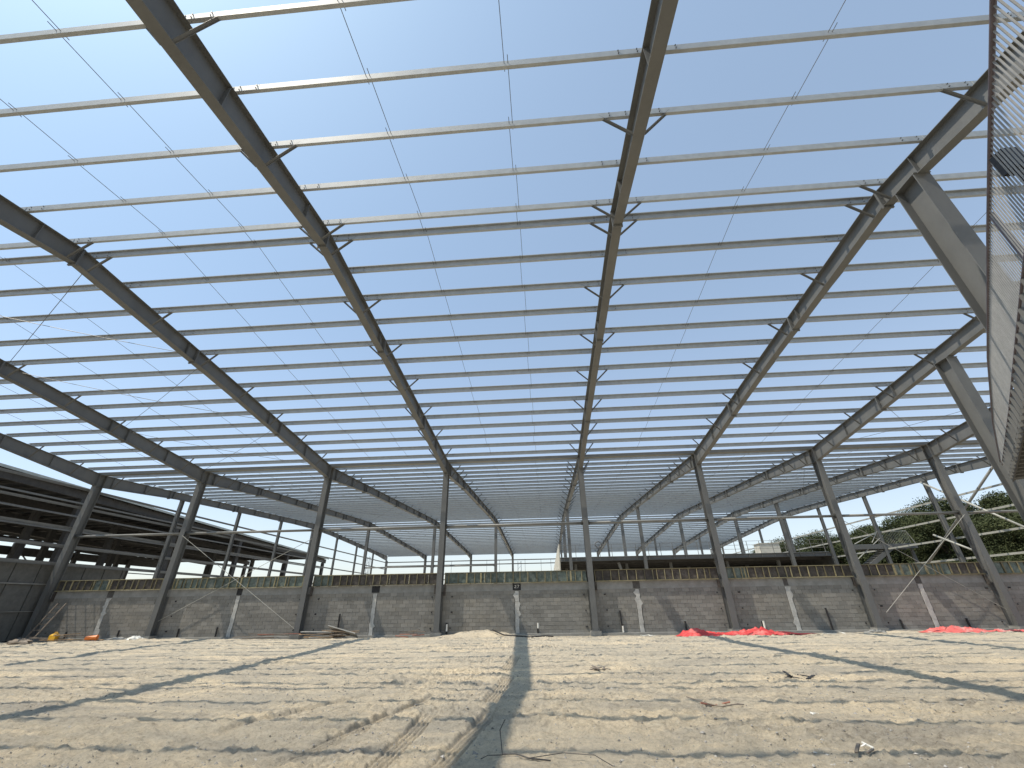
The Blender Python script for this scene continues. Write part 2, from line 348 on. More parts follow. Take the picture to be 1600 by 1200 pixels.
BR1 = [P1[i] for i in (0, 2, 4, 6)]+[P2[i] for i in (0, 2, 4, 6, 8, 10, 12) if i < len(P2)]
BR2 = P3[::2]+P4[::2]+[P3[1]]
START = [-11, -11, -11, -11, -11, 1.5, 12.2, 20.6, 27.0]
for k in range(9):
    if k < 8:
        rafter(k, START[k], YV-.02, P1+P2, 'tapered grey steel rafter of the near roof, frame %s' % FR[k], [2.4, YR, 14.0, 20.6], BR1)
    rafter(k, YV+.02 if k < 8 else 29.6, YE, P3+P4, 'grey steel rafter of the far roof beyond the block wall, frame %s' % FR[k], [33, 41, 49, YM, 65, 73, 81], BR2 if k not in (0, 8) else P3[::2]+P4[::2])

# columns in the block wall line
for k in range(9):
    column('tall grey steel column at the block wall carrying the frame %s' % FR[k], X[k], YV, ztop(YV)-.02, .32 if k else .34, .50)
# middle row
for k in range(1, 8):
    column('steel column of the middle row beyond the block wall under the frame %s' % FR[k], X[k], YM, ztop(YM)-depth(YM)-.03, .34, .3, base=False, group='middle row columns')
for k in range(1, 8):
    column('steel column at the far eave ending the frame %s' % FR[k], X[k], YE-.2, ztop(YE)-.02, .34, .35, dt=.7, base=False, group='far eave columns')
for k in (4, 5, 6, 7):
    y = 46.4; column('steel column before the mezzanine deck under the frame %s' % FR[k], X[k], y, ztop(y)-depth(y)-.03, .3, .3, base=False, group='mezzanine front columns')
for k in (4, 5, 6, 7):
    y = 71.5; column('steel column on the back of the mezzanine deck under the frame %s' % FR[k], X[k], y, ztop(y)-depth(y)-.03, .26, .26, base=False, group='mezzanine back columns')
# gable columns
for i in range(1, 9):
    y = YV+GAB*i if i < 8 else YE-.25
    column('left gable wall column, %s one beyond the block wall' % ORD[i-1], X[0], y, ztop(y)-depth(y)-.03, .22 if i < 8 else .4, .3, base=False, group='left gable columns')
for i, y in enumerate((29.9, 36.4, 43.6, 51.2, 58.7, 66.2, 73.7, 81.2, 86.7)):
    column('right gable wall column, %s from the near corner' % ORD[i], X[8], y, ztop(y)-depth(y)-.03, .24, .28, base=False, group='right gable columns')
column('left gable wall column on the near side of the block wall', X[0], 12.0, ztop(12)-depth(12)-.03, .22, .3, base=False, group='left gable columns')
# slanting boundary: wide tapered columns at the right
for k, y, lb in ((5, 7.95, 'nearest wide tapered column at upper right, partly behind the railing'), (6, 16.6, 'wide tapered steel column at right, second along the slanting side'), (7, 23.3, 'wide tapered steel column farthest along the slanting side')):
    column(lb, X[k], y, ztop(y)-depth(y)-.03, .42, .62, dt=.62, group='tapered side columns')

# purlins ------------------------------------------------------------
def purlin(y, x0, x1, near, label, h=.2, deep=False, beam=False):
    z = ztop(y)+.012; fl = .07; t = .004; b = MB()
    if beam:
        b.box(x0, x1, y-.11, y+.11, z, z+.012).box(x0, x1, y-.006, y+.006, z+.012, z+h-.012).box(x0, x1, y-.11, y+.11, z+h-.012, z+h)
    else:
        b.box(x0, x1, y-t/2, y+t/2, z, z+h)                       # web
        if near: b.box(x0, x1, y+t/2, y+fl, z, z+t).box(x0, x1, y+t/2, y+fl, z+h-t, z+h).box(x0, x1, y+fl-t, y+fl, z+t, z+.022)
        else: b.box(x0, x1, y+t/2, y+fl, z, z+t).box(x0, x1, y-fl, y-t/2, z+h-t, z+h).box(x0, x1, y-fl, y-fl+t, z+h-.024, z+h-t)
    th = thing('roof_purlin', label, 'purlin', (x0, y, z), 'roof purlins')
    part('section', b, M['galv'] if not beam else M['tube'], th)
    c = MB(); bo = MB()
    for x in X:
        if x0 < x < x1:
            c.box(x-.05, x+.05, y-t/2-.012, y-t/2-.002, z-.01, z+h-.03)
            c.box(x-.62, x+.62, y-t/2-.0019, y-t/2-.0008, z+.006, z+h-.006)
            for dx in (-.58, -.2, .2, .58):
                for dz in (.05, .15): bo.tube([(x+dx, y-.03, z+dz), (x+dx, y-.003, z+dz)], .012, 6)
    if not beam:
        part('lap_plates', c, M['galv'], th, stuff=True); part('bolts', bo, M['rod'], th, stuff=True)
    return th
for i, y in enumerate(P1): purlin(y, X[0]-.25, 18.5 if y < 8 else 21, True, 'galvanised purlin of the nearest slope, %s one this side of the near ridge' % ORD[i])
for i, y in enumerate(P2): purlin(y, X[0]-.25, 21 if y < 15 else 28, False, 'galvanised purlin between near ridge and block wall, %s from the ridge' % ORD[i])
for i, y in enumerate(P3): purlin(y, X[0]-.25, X[8]+.25, False, 'galvanised roof purlin on the far roof, %s one beyond the valley' % ORD[i])
for i, y in enumerate(P4): purlin(y, X[0]-.25, X[8]+.25, False, 'galvanised roof purlin on the far roof, %s one beyond the far ridge' % ORD[i])
# valley gutter beam
vb = thing('valley_gutter', 'deep steel valley gutter beam where the two roofs meet above the block wall', 'gutter', (0, YV, 10))
part('beam', MB().box(X[0]-.2, X[8]+.2, YV-.16, YV-.15, 10.07, 10.25).box(X[0]-.2, X[8]+.2, YV-.149, YV+.149, 10.07, 10.08).box(X[0]-.2, X[8]+.2, YV+.15, YV+.16, 10.07, 10.25), M['tube'], vb)
part('lip', MB().box(X[0]-.2, X[8]+.2, YV-.20, YV-.162, 10.235, 10.25), M['galv'], vb)
b = MB().box(X[0], X[8], YE+.1, YE+.14, ztop(YE)-.05, ztop(YE)+.25).box(X[0], X[8], YE+.02, YE+.1, ztop(YE)+.2, ztop(YE)+.215)
solo('eave_beam', b, M['galv'], 'long galvanised eave beam along the far edge of the roof', 'beam', loc=(0, YE, 9))

# sag rods -----------------------------------------------------------
def sagline(x, rows, lb):
    b = MB(); rows = sorted(rows)
    for i, (a, c) in enumerate(zip(rows[:-1], rows[1:])):
        dx = .04 if i % 2 else -.04; za, zc = ztop(a)+.12, ztop(c)+.12; e = .16; s = (zc-za)/(c-a)
        b.tube([(x+dx, a-e, za-s*e), (x+dx, c+e, zc+s*e)], .0075, 5)
    solo('sag_rod', b, M['rod'], lb, 'rod', 'sag rods between purlins', loc=(x, rows[0], ztop(rows[0])))
LN = ['in the leftmost bay, left run', 'in the leftmost bay, right run', 'in the second bay from left, left run', 'in the second bay from left, right run', 'in the third bay from left, left run',
      'in the third bay from left, right run', 'in the middle bay, left run', 'in the middle bay, right run', 'in the bay right of the middle', 'in the third bay from right', 'in the second bay from right', 'in the rightmost bay']
SX = [-28.8, -26.1, -20.7, -17.6, -11.5, -8.9, -3.3, -.33, 6.2, 14.0, 21.0, 28.0]
for x, n in zip(SX, LN):
    if x < 20: sagline(x, [y for y in P1+P2 if (x < 10 or y > 6)], 'thin sag rods threading the near roof purlins '+n)
    sagline(x, P3+P4, 'thin sag rods threading the far roof purlins '+n)
# roof bracing rods
def rodline(a, c, lb, r=.011, sag=.12):
    a = Vector(a); c = Vector(c); n = 10; pts = [a.lerp(c, i/n)-Vector((0, 0, sag*4*(i/n)*(1-i/n))) for i in range(n+1)]
    solo('brace_rod', MB().tube(pts, r, 5), M['rod'], lb, 'rod', 'bracing rods', loc=a)
def zb(y): return ztop(y)-.12
bb = [(YR+.4, 14.2), (14.6, 20.2), (20.6, 26.6), (28, 41), (42, 56), (58, 71), (72, 86)]
for i, (a, c) in enumerate(bb):
    lb = ['panel just past the near ridge', 'second panel past the near ridge', 'panel before the valley', 'first far panel past the valley', 'panel before the far ridge', 'panel past the far ridge', 'last panel at the far eave'][i]
    rodline((X[1], a, zb(a)), (X[2], c, zb(c)), 'roof rod running right, %s, second bay from left' % lb)
    rodline((X[2], a, zb(a)), (X[1], c, zb(c)), 'roof rod running left, %s, second bay from left' % lb)
    if i > 1:
        rodline((X[6], a, zb(a)), (X[7], c, zb(c)), 'roof rod running right, %s, second bay from right' % lb)
        rodline((X[7], a, zb(a)), (X[6], c, zb(c)), 'roof rod running left, %s, second bay from right' % lb)

# tie struts between columns ------------------------------------------
BAY = ['leftmost', 'second from left', 'third from left', 'middle', 'right of the middle', 'third from right', 'second from right', 'rightmost']
for k in range(8):
    for (y, z, r, nm) in ((YV, 5.92, .075, 'block wall columns'), (YM, 5.85, .08, 'middle row columns')):
        if y == YM and k in (0, 3, 4, 5, 6): continue
        t = thing('tie_strut', 'round steel strut between the %s, %s bay' % (nm, BAY[k]), 'strut', (X[k], y, z), 'tie struts')
        part('pipe', MB().tube([(X[k]+.12, y, z), (X[k+1]-.12, y, z)], r, 10), M['tube'], t, smooth=True)
        for s, xx in ((1, X[k]), (-1, X[k+1])):
            part('gusset', MB().box(min(xx+s*.007, xx+s*.26), max(xx+s*.007, xx+s*.26), y-.008, y+.008, z-.14, z+.14), M['steel'], t)
# diagonal rods in the wall line
def diag(p, q_, lb, m='white_tube', r=.0135):
    solo('diagonal_rod', MB().tube([p, q_], r, 6), M[m], lb, 'rod', 'wall bracing rods', loc=p)
diag((X[1]+.15, 26.68, 5.75), (X[2]-.12, 26.68, .45), 'pale diagonal bracing rod falling right across the wall, second bay from left')
diag((X[1]+.15, 27.02, .9), (X[2]-.12, 27.02, 5.5), 'thin diagonal bracing rod rising right behind the formwork, second bay from left', r=.014)
diag((X[6]+.5, 26.68, .85), (X[7]-.12, 26.68, 5.75), 'pale diagonal bracing rod rising right across the wall, second bay from right')
diag((X[6]+.15, 27.02, 5.75), (X[7]-.12, 27.02, .9), 'thin diagonal bracing rod falling right behind the formwork, second bay from right', r=.014)

# gable girts -----------------------------------------------------------
def girt(x, z, y0, y1, lb, m='tube', h=.16):
    s = 1 if x < 0 else -1; b = MB().box(x-.004, x+.004, y0, y1, z, z+h).box(min(x, x+s*.06)+.0045*(s > 0), max(x, x+s*.06)-.0045*(s < 0), y0, y1, z, z+.004).box(min(x, x-s*.06)+.0045*(s < 0), max(x, x-s*.06)-.0045*(s > 0), y0, y1, z+h-.004, z+h)
    solo('wall_girt', b, M[m], lb, 'girt', 'wall girts', loc=(x, y0, z))
for i, z in enumerate((4.15, 5.2, 6.35, 7.7, 8.9)):
    girt(X[0]-.28, z, 4, YE, 'steel girt along the left gable, %s from the bottom' % ORD[i])
for i, z in enumerate((4.0, 5.45, 6.9, 8.3)):
    girt(X[8]+.24, z, 29.5 if i > 1 else 24, YE, 'steel girt along the right gable, %s from the bottom' % ORD[i], 'white_tube', h=.14)
for i, z in enumerate((5.6, 6.6, 8.2, 8.9)):
    b = MB().box(X[0], X[8], YE+.2, YE+.205, z, z+.17).box(X[0], X[8], YE+.14, YE+.199, z+.166, z+.17)
    solo('wall_girt', b, M['tube'], 'steel girt across the far eave wall, %s from the bottom' % ORD[i], 'girt', 'wall girts', loc=(0, YE+.2, z))
b = MB()
for x in (-11.5, -9, -4, -.9, 1.0, -18.5): b.tube([(x, YE+.2, 6.7), (x, YE+.2, 9.0)], .03, 5)
solo('girt_hanger', b, M['rod'], 'thin vertical hanger rods between the girts of the far eave wall', 'rod', loc=(0, YE+.2, 7))
# heavy cross brace in the right gable near corner
t = thing('cross_brace', 'heavy pale tubular cross brace in the near bay of the right gable', 'brace', (X[8], 33, 7))
xb = X[8]-.1
part('brace_tube', MB().tube([(xb, 30.2, 9.75), (xb, 39.9, 3.7)], .085, 10), M['tube'], t, smooth=True)
part('brace_tube', MB().tube([(xb-.22, 36.4, 9.9), (xb-.22, 29.0, 4.3)], .07, 10), M['white_tube'], t, smooth=True)
part('brace_tube', MB().tube([(xb-.44, 37.2, 5.9), (xb-.44, 34.2, 4.3)], .07, 10), M['white_tube'], t, smooth=True)

# ------------------------------------------------------------------ block wall
wall = thing('block_wall', 'long grey concrete block wall between the foot of the steel columns', 'wall', (0, 27.3, 0))
part('core', MB().box(-33, 34, 27.235, 27.44, -.3, 2.22), M['mortar'], wall)
part('top_band', MB().box(-33, 34, 27.205, 27.45, 2.22, 2.62), M['concrete'], wall)
PX = [-27.45, -18.95, -10.33, -1.78, 5.2, 13.58, 20.72, 28.0]
BL, BH, J = .40, .2, .009
bm_ = MB().box(-BL/2+J/2, BL/2-J/2, 0, .035, J/2, BH-J/2); block_me = bm_.mesh('block', M['block'])
half_me = MB().box(-BL/4+J/2, BL/4-J/2, 0, .035, J/2, BH-J/2).mesh('block', M['block'])
edges = []
for k in range(8):
    edges += [(X[k]+.2, PX[k]-.14), (PX[k]+.14, X[k+1]-.2)]
edges = [(-33, X[0]-.2)]+edges+[(X[8]+.2, 34)]
cand = []; 
for (a, c) in edges:
    for r_ in range(11):
        z = .04+r_*BH-.02
        x = a+(BL/2 if r_ % 2 == 0 else BL/4)
        first = True; xx = a
        while xx < c-.06:
            L_ = BL/2 if (r_ % 2 and first) else BL
            L_ = min(L_, c-xx); first = False
            cand.append((xx+L_/2, z, L_)); xx += L_
def in_pipe(x, z): return False
full = [q_ for q_ in cand if abs(q_[2]-BL) < 1e-3]; full.sort(key=lambda q_: abs(q_[0]-1.2))
keep = set((round(q_[0], 3), round(q_[1], 3)) for q_ in full[:298])
inf = MB()
for (x, z, L_) in cand:
    off = R.uniform(-.005, .004)
    if (round(x, 3), round(z, 3)) in keep and abs(L_-BL) < 1e-3: inst('block', block_me, wall, (x, 27.204+off, z))
    else: inf.box(x-L_/2+J/2, x+L_/2-J/2, 27.204+off, 27.2349, z+J/2, z+BH-J/2)
part('block_infill', inf, M['block'], wall, stuff=True)
part('plinth', MB().box(-33, 34, 26.93, 27.5, -.3, .045), M['concrete'], wall)
for i, x in enumerate(PX):          # rough grouted piers in the middle of each bay
    b = MB(); z = .046; wl, wr = .12, .12
    while z < 2.19:
        dz = min(R.choice((.08, .13, .2)), 2.2-z); nl, nr = .115+R.uniform(-.018, .018)+(R.random() < .1)*.1, .115+R.uniform(-.018, .018)+(R.random() < .1)*.1
        y0 = 27.183+R.uniform(-.004, .004)
        b.hexa([(x-wl, y0, z), (x+wr, y0, z), (x+wr, 27.236, z), (x-wl, 27.236, z), (x-nl, y0, z+dz), (x+nr, y0, z+dz), (x+nr, 27.236, z+dz), (x-nl, 27.236, z+dz)])
        wl, wr = nl, nr; z += dz
    part('grout_pier', b, M['pale_conc'], wall)
    hw_ = (.2, .17, .24, .24, .2, .12, .16, .12)[i]; part('dark_pocket', MB().box(x-hw_, x+hw_, 27.19, 27.204, 2.24, 2.60), M['dark' if i in (1, 2, 3) else 'pocket'], wall)
# chalk scrawl "27" on the pocket of the middle bay
b = MB(); sc = [(-.13, .2, -.04, .22), (-.04, .22, -.05, .14), (-.05, .14, -.14, .08), (-.14, .08, -.02, .07), (.03, .22, .13, .22), (.13, .22, .05, .06)]
for (a1, c1, a2, c2) in sc: b.bar((PX[3]+a1, 27.186, 2.29+c1), (PX[3]+a2, 27.186, 2.29+c2), .018, .005, up=(0, 1, 0))
part('chalk_number', b, M['pvc'], wall)
b = MB()
for k in range(8):
    for z in (.35, 1.15, 1.95):
        for x in (X[k]+.75, X[k+1]-.45): b.tube([(x+R.uniform(-.08, .08), 27.185, z), (x+R.uniform(-.08, .08), 27.203, z)], .035, 8)
part('tie_holes', b, M['dark'], wall, stuff=True)
# formwork on the wall
for k in range(8):
    a, c = X[k]+.24, X[k+1]-.22; lbk = BAY[k]
    drop = .0
    t = thing('formwork', 'timber and plywood beam formwork on top of the block wall, %s bay' % lbk, 'formwork', ((a+c)/2, 27.15, 2.63), 'formwork along the wall top')
    x = a; flip = (k in (0, 4, 5, 6)); 
    while x < c-.05:
        L_ = min(R.choice((1.2, 1.8, 2.4)), c-x)
        if c-x-L_ < .4: L_ = c-x
        br = R.random() < (.75 if flip else .28)
        part('plywood_sheet', MB().box(x+.004, x+L_-.004, 27.15, 27.165, 2.665, 3.215), M['brown' if br else 'teal'], t)
        y = x+.03
        while y < x+L_-.05:
            wd = R.choice((.035, .04, .05, .09) if not br else (.03, .035, .04)); z0 = 2.675
            lean = R.uniform(-.012, .012)
            part('batten', MB().hexa([(y, 27.085, z0), (y+wd, 27.085, z0), (y+wd, 27.149, z0), (y, 27.149, z0), (y+lean, 27.085, 3.205), (y+wd+lean, 27.085, 3.205), (y+wd+lean, 27.149, 3.205), (y+lean, 27.149, 3.205)]), M['batten'], t)
            y += R.choice((.36, .42, .5, .58, .2)) if not br else R.choice((.44, .48))
        x += L_
    part('bottom_rail', MB().box(a, c, 27.07, 27.17, 2.622, 2.664), M['batten'], t)
    part('top_rail', MB().box(a+.01, c-.01, 27.09, 27.17, 3.217, 3.255), M['batten'], t)
    for xx in (X[k]+.23, X[k+1]-.33):
        if R.random() < .7: part('side_strip', MB().box(xx, xx+.1, 27.06, 27.18, 1.95+R.uniform(0, .3), 2.62), M['brown'], t)  # short dark brown strip close beside the column
# pipes and slots in the wall
def stub(x, z0, z1, black, white, lb):
    t = thing('pipe_stub', lb, 'pipe', (x, 27.15, z0), 'pipe stubs along the wall')
    if black: part('black_pipe', MB().tube([(x, 27.14, z0), (x-.03*(z1-z0), 27.14, z1)], .045, 8), M['black'], t)
    if white: part('white_cap', MB().tube([(x+.02, 27.06, white[0]), (x+.02, 27.06, white[1])], .05, 8), M['pvc'], t)
stub(-.62, .03, .33, True, (.30, .56), 'short white capped pipe stub at the wall, middle bay right half')
stub(4.1, .05, 1.12, True, (.05, .36), 'tall black pipe with white foot at the wall, left part of bay right of centre')
stub(7.6, .03, .56, True, None, 'black pipe stub behind the left end of the long red tarp')
stub(11.72, .03, .5, True, (.16, .52), 'white and black pipe stub behind the right end of the long red tarp')
stub(15.3, .05, 1.1, True, None, 'leaning black pipe at the wall, third bay from right, no cap')
stub(18.94, .03, .5, True, None, 'black slot pipe left of the pale X shadow, second bay from right')
stub(22.3, .03, .52, True, None, 'black slot pipe above the right red tarp')
stub(-5.85, .03, .6, True, (.2, .55), 'white pipe stub beside the column left of centre')
stub(-12.28, .3, 1.15, True, None, 'black pipe standing in the third bay from left')
stub(-22.1, .03, .5, True, None, 'black slot pipe right of the second column from left')
stub(-19.7, .03, .55, True, None, 'black slot pipe before the pale pier, second bay from left')
stub(-25.9, .03, .45, True, None, 'black slot pipe at the wall right of the pale pier, leftmost bay')
stub(-29.3, .03, .4, True, None, 'black slot pipe beside the ladder in the left corner')

# ------------------------------------------------------------------ side wall on the left, in panels
sw = thing('side_wall', 'tall dark grey panel wall along the left side of the site', 'wall', (-32.2, 20, 0))
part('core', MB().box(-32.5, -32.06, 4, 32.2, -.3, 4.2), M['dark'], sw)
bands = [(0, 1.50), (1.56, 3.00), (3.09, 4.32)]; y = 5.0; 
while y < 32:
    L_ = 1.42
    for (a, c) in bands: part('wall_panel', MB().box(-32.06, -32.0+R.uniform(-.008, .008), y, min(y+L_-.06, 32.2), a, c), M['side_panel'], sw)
    y += L_
part('ledge', MB().box(-31.99, -31.9, 4, 32.2, 3.01, 3.08).box(-31.99, -31.94, 4, 32.2, 1.51, 1.55), M['concrete'], sw)
# ladder in the corner
t = thing('ladder', 'old timber ladder leaning in the dark left corner', 'ladder', (-30.2, 26, 0))
la, lb_, lc, ld = Vector((-30.55, 26.0, .1)), Vector((-30.25, 26.75, 1.95)), Vector((-30.0, 26.0, .1)), Vector((-29.7, 26.75, 1.95))
part('side_rail', MB().bar(la, lb_, .08, .05), M['old_timber'], t); part('side_rail', MB().bar(lc, ld, .08, .05), M['old_timber'], t)
for i in range(6): part('rung', MB().bar(la.lerp(lb_, (i+.5)/6.2), lc.lerp(ld, (i+.5)/6.2), .06, .03), M['old_timber'], t)

# ------------------------------------------------------------------ neighbouring shed on the left
sh = thing('open_shed', 'large dark open-sided shed with sheeted roof beyond the left gable', 'shed', (-70, 55, 0))
def zs(y): return 12.75-.0375*abs(y-18)-.00012*max(0, y-40)**2*0
b = MB(); ysx = [-10, 18, 89]
for a, c in zip(ysx[:-1], ysx[1:]): b.hexa([(-78, a, zs(a)), (-44.6, a, zs(a)), (-44.6, c, zs(c)), (-78, c, zs(c)), (-78, a, zs(a)+.04), (-44.6, a, zs(a)+.04), (-44.6, c, zs(c)+.04), (-78, c, zs(c)+.04)])
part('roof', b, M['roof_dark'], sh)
b = MB()
for a, c in zip(ysx[:-1], ysx[1:]): b.bar((-44.55, a, zs(a)-.02), (-44.55, c, zs(c)-.02), .06, .22)
part('roof_edge_trim', b, M['shed_edge'], sh)
for xf in (-45.2, -53.4, -61.6, -69.8, -77.5):
    b = MB()
    for a, c in zip(ysx[:-1], ysx[1:]): b.bar((xf, a, zs(a)-.48), (xf, c, zs(c)-.48), .25, .7)
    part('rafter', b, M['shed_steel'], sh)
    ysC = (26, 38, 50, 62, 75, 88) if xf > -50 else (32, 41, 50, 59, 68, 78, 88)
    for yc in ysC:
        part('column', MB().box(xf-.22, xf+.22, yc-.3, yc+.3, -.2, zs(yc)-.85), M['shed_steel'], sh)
b = MB(); y = 0
while y < 88: b.box(-78, -45, y, y+.09, zs(y)-.24, zs(y)-.03); y += 1.7
part('purlins', b, M['shed_steel'], sh, stuff=True)
for z in (10.7, 9.5, 8.2, 6.9, 5.4):
    part('girt', MB().box(-44.9, -44.75, 5, 60 if z > 9.6 else 87, z-.07, z+.07), M['shed_girt'], sh)
part('far_eave_beam', MB().box(-77.9, -77.7, 24, 88, 8.75, 9.9), M['shed_steel'], sh)
part('far_girt', MB().box(-78, -77.9, 10, 88, 5.6, 5.75).box(-78, -77.9, 10, 88, 7.4, 7.55), M['shed_steel'], sh)
for (a, c) in ((41, 50), (59, 68)):
    part('cross_bracing', MB().tube([(-77.6, a, 3), (-77.6, c, 10)], .09, 5).tube([(-77.6, c, 3), (-77.6, a, 10)], .09, 5), M['shed_steel'], sh)

# ------------------------------------------------------------------ mezzanine
mz = thing('mezzanine_deck', 'raised steel mezzanine deck with wire railing behind the right half of the wall', 'mezzanine', (14, 60, 5.5))
MX0, MX1, MY0, MY1, MZ = 1.55, 28.6, 47.0, 84.0, 5.72
part('slab', MB().box(MX0, MX1, MY0+.15, MY1, MZ-.14, MZ), M['pale_conc'], mz)
part('edge_beam', MB().box(MX0, MX1, MY0, MY0+.14, MZ-.42, MZ-.04).box(MX0, MX1, MY0-.1, MY0, MZ-.42, MZ-.40).box(MX0, MX1, MY0-.1, MY0, MZ-.07, MZ-.05), M['steel'], mz)
part('side_screen', MB().box(MX0-.12, MX0-.02, MY0, MY1, MZ-1.6, MZ+1.3), M['beige'], mz, label='pale sheeted screen along the left edge of the deck')
part('side_screen', MB().box(MX1+.02, MX1+.1, MY0, MY1, 0, MZ-.1), M['deck'], mz)
part('under_deck_shade', MB().box(MX0, MX1, 62.0, 62.15, 0, MZ-.15), M['dark'], mz)  # near-black sheet standing in for the shade under the deck
y = MY0+1.5
b = MB()
while y < MY1: b.box(MX0, MX1, y, y+.15, MZ-.6, MZ-.141); y += 3
part('floor_joists', b, M['shed_steel'], mz, stuff=True)
for x in (3.2, 8.6, 13.2, 19, 24.2): part('support_post', MB().box(x-.13, x+.13, MY0+1.6, MY0+1.86, -.2, MZ-.6), M['steel'], mz)
for x in (7.6, 17.4): part('raking_post', MB().bar((x, MY0+.6, MZ-.58), (x+1.0, MY0+.6, 1.5), .25, .25), M['tube'], mz)
x = MX0+.4; i = 0
while x < MX1:
    part('railing_post', MB().tube([(x, MY0-.06, MZ-.35), (x, MY0-.06, MZ+1.15)], .028, 6), M['tube'], mz); x += 1.25
for z in (.4, .78, 1.15): part('railing_wire', MB().tube([(MX0, MY0-.06, MZ+z), (MX1, MY0-.06, MZ+z)], .016, 5), M['tube'], mz)
t = thing('coiled_cable', 'coil of cable hanging on the mezzanine railing', 'cable', (5.0, MY0-.15, MZ+1.1))
c0 = (5.6, MY0-.14, MZ+1.15); pts = [(c0[0]+.33*math.cos(a), c0[1], c0[2]+.27*math.sin(a)) for a in [i*2*math.pi/14 for i in range(15)]]
part('coil', MB().tube(pts, .05, 6), M['rod'], t)
solo('beige_cabin', MB().box(23.2, 25.2, 49.5, 51, MZ, MZ+1.15).box(23.1, 25.3, 49.45, 51.1, MZ+1.15, MZ+1.2), M['beige'], 'beige boxy cabinet on the right part of the mezzanine deck', 'cabinet', loc=(24, 50, MZ))
solo('container', MB().box(-3.2, 4.0, 92, 95, 0, 6.9).box(-3.3, 4.1, 91.95, 95.1, 6.9, 7.0), M['tan'], 'tan container just visible over the formwork left of the mezzanine', 'container', loc=(0, 93, 0))
# landing and stairs at the right end
st = thing('steel_stair', 'grey steel landing with mesh guard and stairs falling left behind the wall', 'stairs', (27, 42, 5))
SY, SZ = 43.6, 5.95
part('landing_beam', MB().box(28.7, 34.4, SY-.08, SY, SZ-.42, SZ-.02).box(28.7, 34.4, SY+1.3, SY+1.4, SZ-.42, SZ-.02), M['steel'], st)
part('landing_plate', MB().box(28.7, 34.4, SY, SY+1.3, SZ-.05, SZ), M['galv'], st)
s0, s1 = Vector((32.2, SY, SZ-.3)), Vector((28.2, SY, 3.2))
for dy in (0, 1.0): part('stringer', MB().bar(s0+Vector((0, dy, 0)), s1+Vector((0, dy, 0)), .06, .34), M['steel'], st)
for i in range(12):
    p_ = s0.lerp(s1, (i+.5)/12); part('tread', MB().box(p_.x-.15, p_.x+.15, SY+.04, SY+.96, p_.z+.1, p_.z+.14), M['galv'], st)
part('handrail', MB().tube([s0+Vector((-.4, 0, 1.05)), s1+Vector((0, 0, 1.1))], .04, 6), M['white_tube'], st)
for zz in (1.1,):
    part('guard_rail', MB().tube([(30.6, SY, SZ+.15), (31.4, SY, SZ+zz), (34.0, SY, SZ+zz), (34.4, SY, SZ)], .035, 6), M['white_tube'], st)
b = MB(); x = 31.2
while x < 34.1: b.tube([(x, SY, SZ), (x, SY, SZ+1.08)], .014, 4); x += .14
part('guard_bars', b, M['white_tube'], st, stuff=True)
part('handrail', MB().tube([(29.0, SY, SZ+.05), (31.6, SY, SZ+1.15)], .04, 6), M['white_tube'], st)
for x in (28.9, 34.2): part('landing_post', MB().box(x-.1, x+.1, SY+.4, SY+.6, -.2, SZ-.42), M['steel'], st)

# ------------------------------------------------------------------ raised walkway with picket railing, right edge
P0 = Vector((10.1, 7.8, 0)); d2 = Vector((.6479, .7617, 0)); n2 = Vector((-.7617, .6479, 0))
def wk(s, z, o=.8): return P0+d2*s+n2*o+Vector((0, 0, z))
rl = thing('walkway_railing', 'steel railing of close vertical pickets on the raised walkway at the right edge', 'railing', wk(-2, 5.1))
top = [(-9.2, 6.08), (-5, 5.97), (-.8, 5.78), (2.7, 5.40), (5.1, 4.88)]; bot = [(-9.2, 5.30), (-5, 5.18), (-2.4, 5.07), (.2, 4.95), (5.1, 4.80)]
def itp(L_, s):
    for (a, za), (c, zc) in zip(L_[:-1], L_[1:]):
        if a <= s <= c: return za+(zc-za)*(s-a)/(c-a)
    return L_[-1][1]
part('top_rail', MB().tube([wk(s, z) for s, z in top], .024, 8), M['rail_dark'], rl, smooth=True)
part('bottom_rail', MB().tube([wk(s, z) for s, z in bot], .018, 8), M['rail_dark'], rl, smooth=True)
s = -9.15
while s < 4.9:
    a, c = itp(bot, s), itp(top, s)
    part('picket', MB().tube([wk(s, a), wk(s, c)], .0095, 4, False), M['rail'], rl); s += .082
for s in (-5.4, 1.2):
    part('rail_post', MB().bar(wk(s, itp(bot, s)-.3, .77), wk(s, itp(top, s)+.02, .77), .05, .05), M['rail_dark'], rl)
bx = wk(-6.55, 5.82, .72); part('junction_box', MB().box(bx.x-.09, bx.x+.09, bx.y-.07, bx.y+.07, bx.z-.16, bx.z+.13).tube([bx+Vector((0, 0, -.15)), bx+Vector((.12, .1, -.9))], .03, 6), M['black'], rl)
dk = thing('raised_walkway', 'dark underside of a raised steel walkway on brackets at the right edge', 'walkway', wk(-2, 4.9))
b = MB()
for i in range(15):
    s0_ = -9+i*.95; s1_ = s0_+.95; za, zc = itp(bot, max(-9.2, s0_))-.42, itp(bot, min(5.1, s1_))-.42
    b.hexa([wk(s0_, za, .78), wk(s0_, za, -.35), wk(s1_, zc, -.35), wk(s1_, zc, .78), wk(s0_, za+.04, .78), wk(s0_, za+.04, -.35), wk(s1_, zc+.04, -.35), wk(s1_, zc+.04, .78)])
part('deck_sheet', b, M['deck'], dk)
s = -9
while s < 5:
    z = itp(bot, s); part('bracket', MB().bar(wk(s, z-.02, .80), wk(s, z-.40, .80), .03, .07).bar(wk(s, z-.45, .86), wk(s, z-.47, -.35), .06, .08), M['shed_girt'], dk)
    s += .40
part('fascia', MB().bar(wk(-9, 4.82, .79), wk(5, 4.40, .79), .03, .2), M['shed_steel'], dk)
